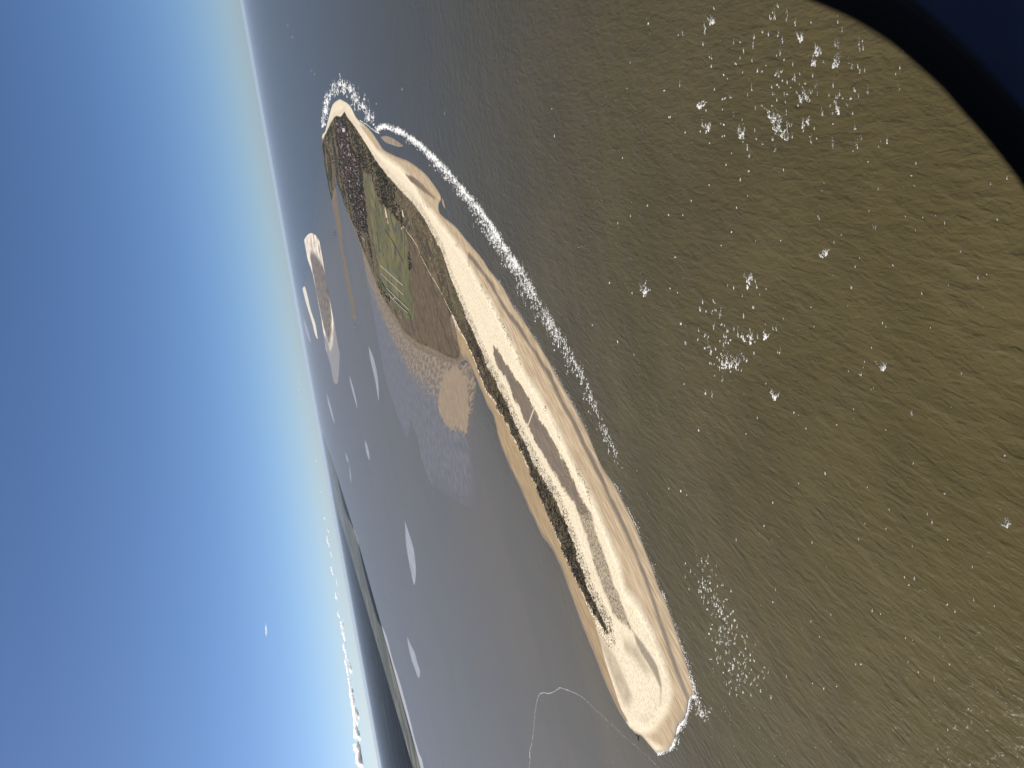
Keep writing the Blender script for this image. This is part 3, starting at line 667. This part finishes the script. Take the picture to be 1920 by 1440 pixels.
# harbour
wood = plain('dark_timber', (.03, .026, .022)); steel = plain('white_painted_steel', (.75, .75, .74))
def boxes(name, lst, mat, **kw):
    v, f_ = [], []
    for (x, y, z0, lx, ly, lz, rz) in lst:
        b = len(v); c_, s_ = math.cos(rz), math.sin(rz)
        for dz in (0, lz):
            for a_, b_ in ((-1, -1), (1, -1), (1, 1), (-1, 1)): v.append((x + a_ * lx / 2 * c_ - b_ * ly / 2 * s_, y + a_ * lx / 2 * s_ + b_ * ly / 2 * c_, z0 + dz))
        f_ += [(b + 3, b + 2, b + 1, b), (b + 4, b + 5, b + 6, b + 7)] + [(b + j, b + (j + 1) % 4, b + 4 + (j + 1) % 4, b + 4 + j) for j in range(4)]
    return obj(name, v, f_, mat, **kw)
for (ax_, ay, bx, by, lab) in [(625,437,630,434,'short dark timber pier reaching out from the causeway'), (626,441,631,440,'dark timber pier beside the harbour causeway bend')]:
    a, b = G(ax_, ay), G(bx, by); L_ = np.linalg.norm(b - a); rz = math.atan2(*(b - a)[::-1]); m_ = (a + b) / 2
    e = bpy.data.objects.new('pier', None); COL.objects.link(e); e.location = (*m_, 0); e.rotation_euler = (0, 0, rz); tag(e, lab, 'pier', 'harbour piers')
    boxes('deck', [(0, 0, 3.2, L_, 9, .8, 0)], wood, parent=e)
    for q in np.linspace(-.48, .48, 9):
        for s_ in (-3.6, 3.6): boxes('pile', [(q * L_, s_, -3, .8, .8, 6.2, 0)], wood, parent=e)
def ship(px, py, L_, rz, label):
    e = bpy.data.objects.new('ship', None); COL.objects.link(e); e.location = (*G(px, py), 0); e.rotation_euler = (0, 0, rz); tag(e, label, 'ship', 'ships by the causeway')
    w_ = L_ * .09; st_ = [(-.5, .8), (-.3, 1), (.2, 1), (.4, .7), (.5, .05)]
    v, f_ = [], []
    for q, s_ in st_: v += [(q * L_, -w_ * s_, -1), (q * L_, w_ * s_, -1), (q * L_, w_ * s_ * 1.1, 4), (q * L_, -w_ * s_ * 1.1, 4)]
    for i in range(4):
        for j in range(4): f_.append((4 * i + j, 4 * i + (j + 1) % 4, 4 * i + 4 + (j + 1) % 4, 4 * i + 4 + j))
    f_ += [(3, 2, 1, 0), (16, 17, 18, 19)]
    obj('hull', v, f_, steel, parent=e)
    boxes('superstructure', [(-.08 * L_, 0, 4, L_ * .6, w_ * 1.7, 5, 0), (-.05 * L_, 0, 9, L_ * .4, w_ * 1.4, 3.5, 0)], steel, parent=e)
    boxes('funnel', [(-.15 * L_, 0, 12.5, 5, 4, 5, 0)], wood, parent=e)
ship(665.5, 611, 85, math.radians(70), 'white ferry lying off the end of the harbour causeway')
ship(666.8, 622, 60, math.radians(72), 'smaller white boat following behind the ferry off the causeway')
# dark posts at the sand tip
e = bpy.data.objects.new('stranded_timbers', None); COL.objects.link(e); q = G(1197, 1384); e.location = (*q, 0); tag(e, 'dark cluster of timber posts standing in the water at the sand tip', 'timber posts')
for i in range(11):
    a_, b_ = random.gauss(0, 5.0), random.gauss(0, 8.0)
    boxes('post', [(a_, b_, -1.5, random.uniform(1.2, 2.4), random.uniform(1.5, 4), random.uniform(2.4, 4.2), random.random() * 3)], wood, parent=e)

# ------------------------------------------------------------------ clouds and contrail
mat_cloud = bpy.data.materials.new('cloud'); mat_cloud.use_nodes = True; ct = mat_cloud.node_tree; ct.nodes.clear()
co_ = ct.nodes.new('ShaderNodeOutputMaterial'); cv = ct.nodes.new('ShaderNodeVolumePrincipled')
cv.inputs['Color'].default_value = (1, 1, 1, 1); cv.inputs['Density'].default_value = .006; cv.inputs['Anisotropy'].default_value = .55
ct.links.new(cv.outputs[0], co_.inputs['Volume'])
def cloud_mesh(name, seed):
    r_ = np.random.default_rng(seed); off = Vector(r_.uniform(0, 50, 3)); bm = bmesh.new()
    bmesh.ops.create_icosphere(bm, subdivisions=5, radius=1)
    for v_ in bm.verts:
        d = v_.co.normalized(); q = Vector((d.x * 2.2, d.y * 1.2, d.z * .9)) + off
        k = (.72 + .5 * mathutils.noise.noise(q * 1.3)) + .22 * abs(mathutils.noise.noise(q * 3.7)) + .08 * abs(mathutils.noise.noise(q * 8.1))
        v_.co = Vector((d.x * k * .95, d.y * k * .4, d.z * k * .34))
        if v_.co.z < 0: v_.co.z *= .25
    me = bpy.data.meshes.new(name); bm.to_mesh(me); bm.free(); me.materials.append(mat_cloud)
    me.polygons.foreach_set('use_smooth', np.ones(len(me.polygons), bool)); return me
cms = [cloud_mesh('cloud', s_) for s_ in range(6)]
CL = [(594,867,2),(603,917,2),(610,968,2.5),(614,995,3),(617,1018,4),(621,1045,3),(624,1073,4),(629,1097,3),(633,1119,4),(638,1150,4),(643,1174,6),(645,1195,5),(647,1215,6),(651,1237,6),(654,1257,7),(658,1275,6),(661,1294,7),(664,1315,6),(665,1334,8),(669,1356,7),(672,1375,8),(675,1400,9),(677,1424,10),(681,1450,9),(686,1485,9),(690,1520,9)]
for i, (x, y, s_) in enumerate(CL):
    for k in range(2 if s_ > 3 else 1):
        r = ray(x + rng.normal(0, 1.6), y + rng.normal(0, 3 + 7 * k)); D = 95000
        r = r / np.hypot(r[0], r[1]) * D
        o = bpy.data.objects.new('cloud', cms[(i * 2 + k) % 6]); COL.objects.link(o); o.location = (r[0], r[1], H + r[2])
        sc = s_ * 150 * (1 if k == 0 else .6); o.scale = (sc * 1.05 * rng.uniform(.7, 1.2), sc * 1.05, sc * rng.uniform(.8, 1.45)); o.rotation_euler = (0, 0, rng.uniform(-.8, .8))
        tag(o, 'small bright cumulus cloud in the row above the mainland horizon', 'cloud', 'row of cumulus clouds above the mainland')
for (x, y, s_) in [(559,700,1.3),(561,708,1.0),(560,716,1.4),(563,722,1.0),(561,730,1.6),(563,738,1.2),(562,746,1.5),(564,753,1.0),(504,430,1.4),(506,434,1.0)]:
    r = ray(x, y); r = r / np.hypot(r[0], r[1]) * 95000
    o = bpy.data.objects.new('cloud', cms[int(x + y) % 6]); COL.objects.link(o); o.location = (r[0], r[1], H + r[2]); o.scale = (s_ * 150, s_ * 150, s_ * 100); o.rotation_euler = (0, 0, rng.uniform(-.8, .8))
    tag(o, 'tiny greyish cloud scrap low over the far barrier islands', 'cloud', 'cloud scraps over the far islands')
a, b = ray(498.5, 1168), ray(499.5, 1196); D = 75000
a = a / np.hypot(a[0], a[1]) * D; b = b / np.hypot(b[0], b[1]) * D
v, f_ = [], []; L_ = b - a; dn = np.cross(L_, (0, 0, 1.)); dn /= np.linalg.norm(dn); up_ = np.cross(dn, L_); up_ /= np.linalg.norm(up_)
for i, q in enumerate(np.linspace(0, 1, 9)):
    rr = 12 + 75 * min(1, 3 * min(q, 1 - q))
    for j in range(8): v.append(a + L_ * q + (dn * math.cos(j * math.pi / 4) + up_ * math.sin(j * math.pi / 4)) * rr + np.array([0, 0, H]))
    if i:
        for j in range(8): f_.append((8 * i - 8 + j, 8 * i - 8 + (j + 1) % 8, 8 * i + (j + 1) % 8, 8 * i + j))
f_ = [tuple(reversed(range(8)))] + f_ + [tuple(range(64, 72))]
if np.dot(np.cross(np.array(v[1]) - v[0], np.array(v[8]) - v[0]), np.array(v[0]) - np.mean(v[:8], axis=0)) < 0: f_ = [tuple(reversed(q)) for q in f_]
obj('contrail', v, f_, mat_cloud, smooth=True, label='short white aircraft contrail alone in the blue sky', cat='contrail')

# ------------------------------------------------------------------ aircraft cabin round the camera
navy = plain('navy_upholstery', (.11, .145, .235), .85, .15, .15, .02); rubber = plain('black_rubber', (.006, .006, .007), .6, .3, .1, .01); skin = plain('white_aircraft_skin', (.7, .7, .7), .4, .4, .05, .5)
cab = bpy.data.objects.new('aircraft_cabin', None); COL.objects.link(cab); cab.matrix_world = M
tag(cab, 'dark aircraft cabin wall with navy lining round the open window', 'aircraft cabin')
WIN = [(1515,0),(1600,38),(1668,80),(1725,128),(1765,165),(1800,205),(1850,262),(1890,312),(1920,355),(1975,450),(2010,560),(2025,700),(2025,1300),(1990,1500),(1900,1620),(1700,1680),(200,1680),(0,1640),(-130,1540),(-180,1350),(-180,150),(-150,20),(-60,-90),(100,-140),(1000,-140),(1200,-120),(1360,-68)]
wp = dens(WIN + WIN[:1], 5)[:-1]
WD = .34
wl = np.c_[(wp[:, 0] - 960) / F_PX * WD, -(wp[:, 1] - 720) / F_PX * WD]
cw = wl.mean(0); tang = np.roll(wl, -1, 0) - np.roll(wl, 1, 0); nrm = np.c_[tang[:, 1], -tang[:, 0]]; nrm /= np.linalg.norm(nrm, axis=1)[:, None]
nrm *= np.sign(((wl - cw) * nrm).sum(1))[:, None]
def loft(name, prof, mat, fold=0.0):
    m_ = len(wl); v, f_ = [], []
    for i, (off, dz) in enumerate(prof):
        for j in range(m_):
            q = wl[j] + nrm[j] * off
            fz = fold * (math.sin(q[0] * 150 + q[1] * 40) + .6 * math.sin(q[0] * 70 - q[1] * 25)) * min(1, off / .05) if fold else 0
            v.append((q[0], q[1], -WD + dz + fz))
    for i in range(len(prof) - 1):
        for j in range(m_): f_.append((i * m_ + j, i * m_ + (j + 1) % m_, (i + 1) * m_ + (j + 1) % m_, (i + 1) * m_ + j))
    return obj(name, v, f_, mat, parent=cab, smooth=(name == 'lining'))
loft('window_seal', [(.0175, -.02), (.009, -.008), (.0, .0), (.010, .0), (.018, -.0005), (.024, -.004)], rubber)
loft('lining', [(.021, .0)] + [(.021 + .008 * i, .0005 + .002 * min(1, i / 4)) for i in range(1, 20)], navy, .0009)
bx0, bx1, by0, by1 = wl[:, 0].min() - .12, wl[:, 0].max() + .12, wl[:, 1].min() - .12, wl[:, 1].max() + .12
def cbox(name, x0, x1, y0, y1, z0, z1, mat):
    v = [(x, y, z_) for z_ in (z0, z1) for x, y in ((x0, y0), (x1, y0), (x1, y1), (x0, y1))]
    obj(name, v, [(3, 2, 1, 0), (4, 5, 6, 7), (0, 1, 5, 4), (1, 2, 6, 5), (2, 3, 7, 6), (3, 0, 4, 7)], mat, parent=cab)
zf0, zb = -WD - .05, 1.0
for nm, x0, x1, y0, y1 in (('ceiling', bx0 - .05, bx0, by0, by1), ('floor', bx1, bx1 + .05, by0, by1), ('bulkhead', bx0, bx1, by1, by1 + .05), ('bulkhead', bx0, bx1, by0 - .05, by0)):
    cbox(nm, x0, x1, y0, y1, zf0, zb, navy)  # unseen cabin shell, added to keep direct sun off the window wall
cream = plain('cream_lining', (.5, .48, .44), .8, .2, .1, .2)  # unseen wall, made pale to bounce light back onto the lining
wx0, wx1, wy0, wy1 = bx0 + .10, bx0 + .62, -.34, .34           # unseen opening, added to let fill light onto the navy lining
for x0, x1, y0, y1 in ((bx0, wx0, by0, by1), (wx1, bx1, by0, by1), (wx0, wx1, by0, wy0), (wx0, wx1, wy1, by1)):
    cbox('opposite_wall', x0, x1, y0, y1, zb, zb + .05, cream)
loft('outer_skin', [(.0172, -.022), (.05, -.022), (.10, -.022), (.14, -.022)], skin)

# ------------------------------------------------------------------ haze
hz = bpy.data.materials.new('haze'); hz.use_nodes = True; ht = hz.node_tree; ht.nodes.clear()
ho = ht.nodes.new('ShaderNodeOutputMaterial'); pv = ht.nodes.new('ShaderNodeVolumePrincipled')
pv.inputs['Color'].default_value = (.62, .77, 1.0, 1); pv.inputs['Density'].default_value = 0.4e-5; pv.inputs['Anisotropy'].default_value = 0.0
ht.links.new(pv.outputs[0], ho.inputs['Volume'])
B = 250000
v = [(x, y, z_) for z_ in (-6, H + 12) for x, y in ((-B, -B), (B, -B), (B, B), (-B, B))]
obj('haze', v, [(3, 2, 1, 0), (4, 5, 6, 7), (0, 1, 5, 4), (1, 2, 6, 5), (2, 3, 7, 6), (3, 0, 4, 7)], hz, kind='stuff', label='pale blue haze over the sea', cat='haze')
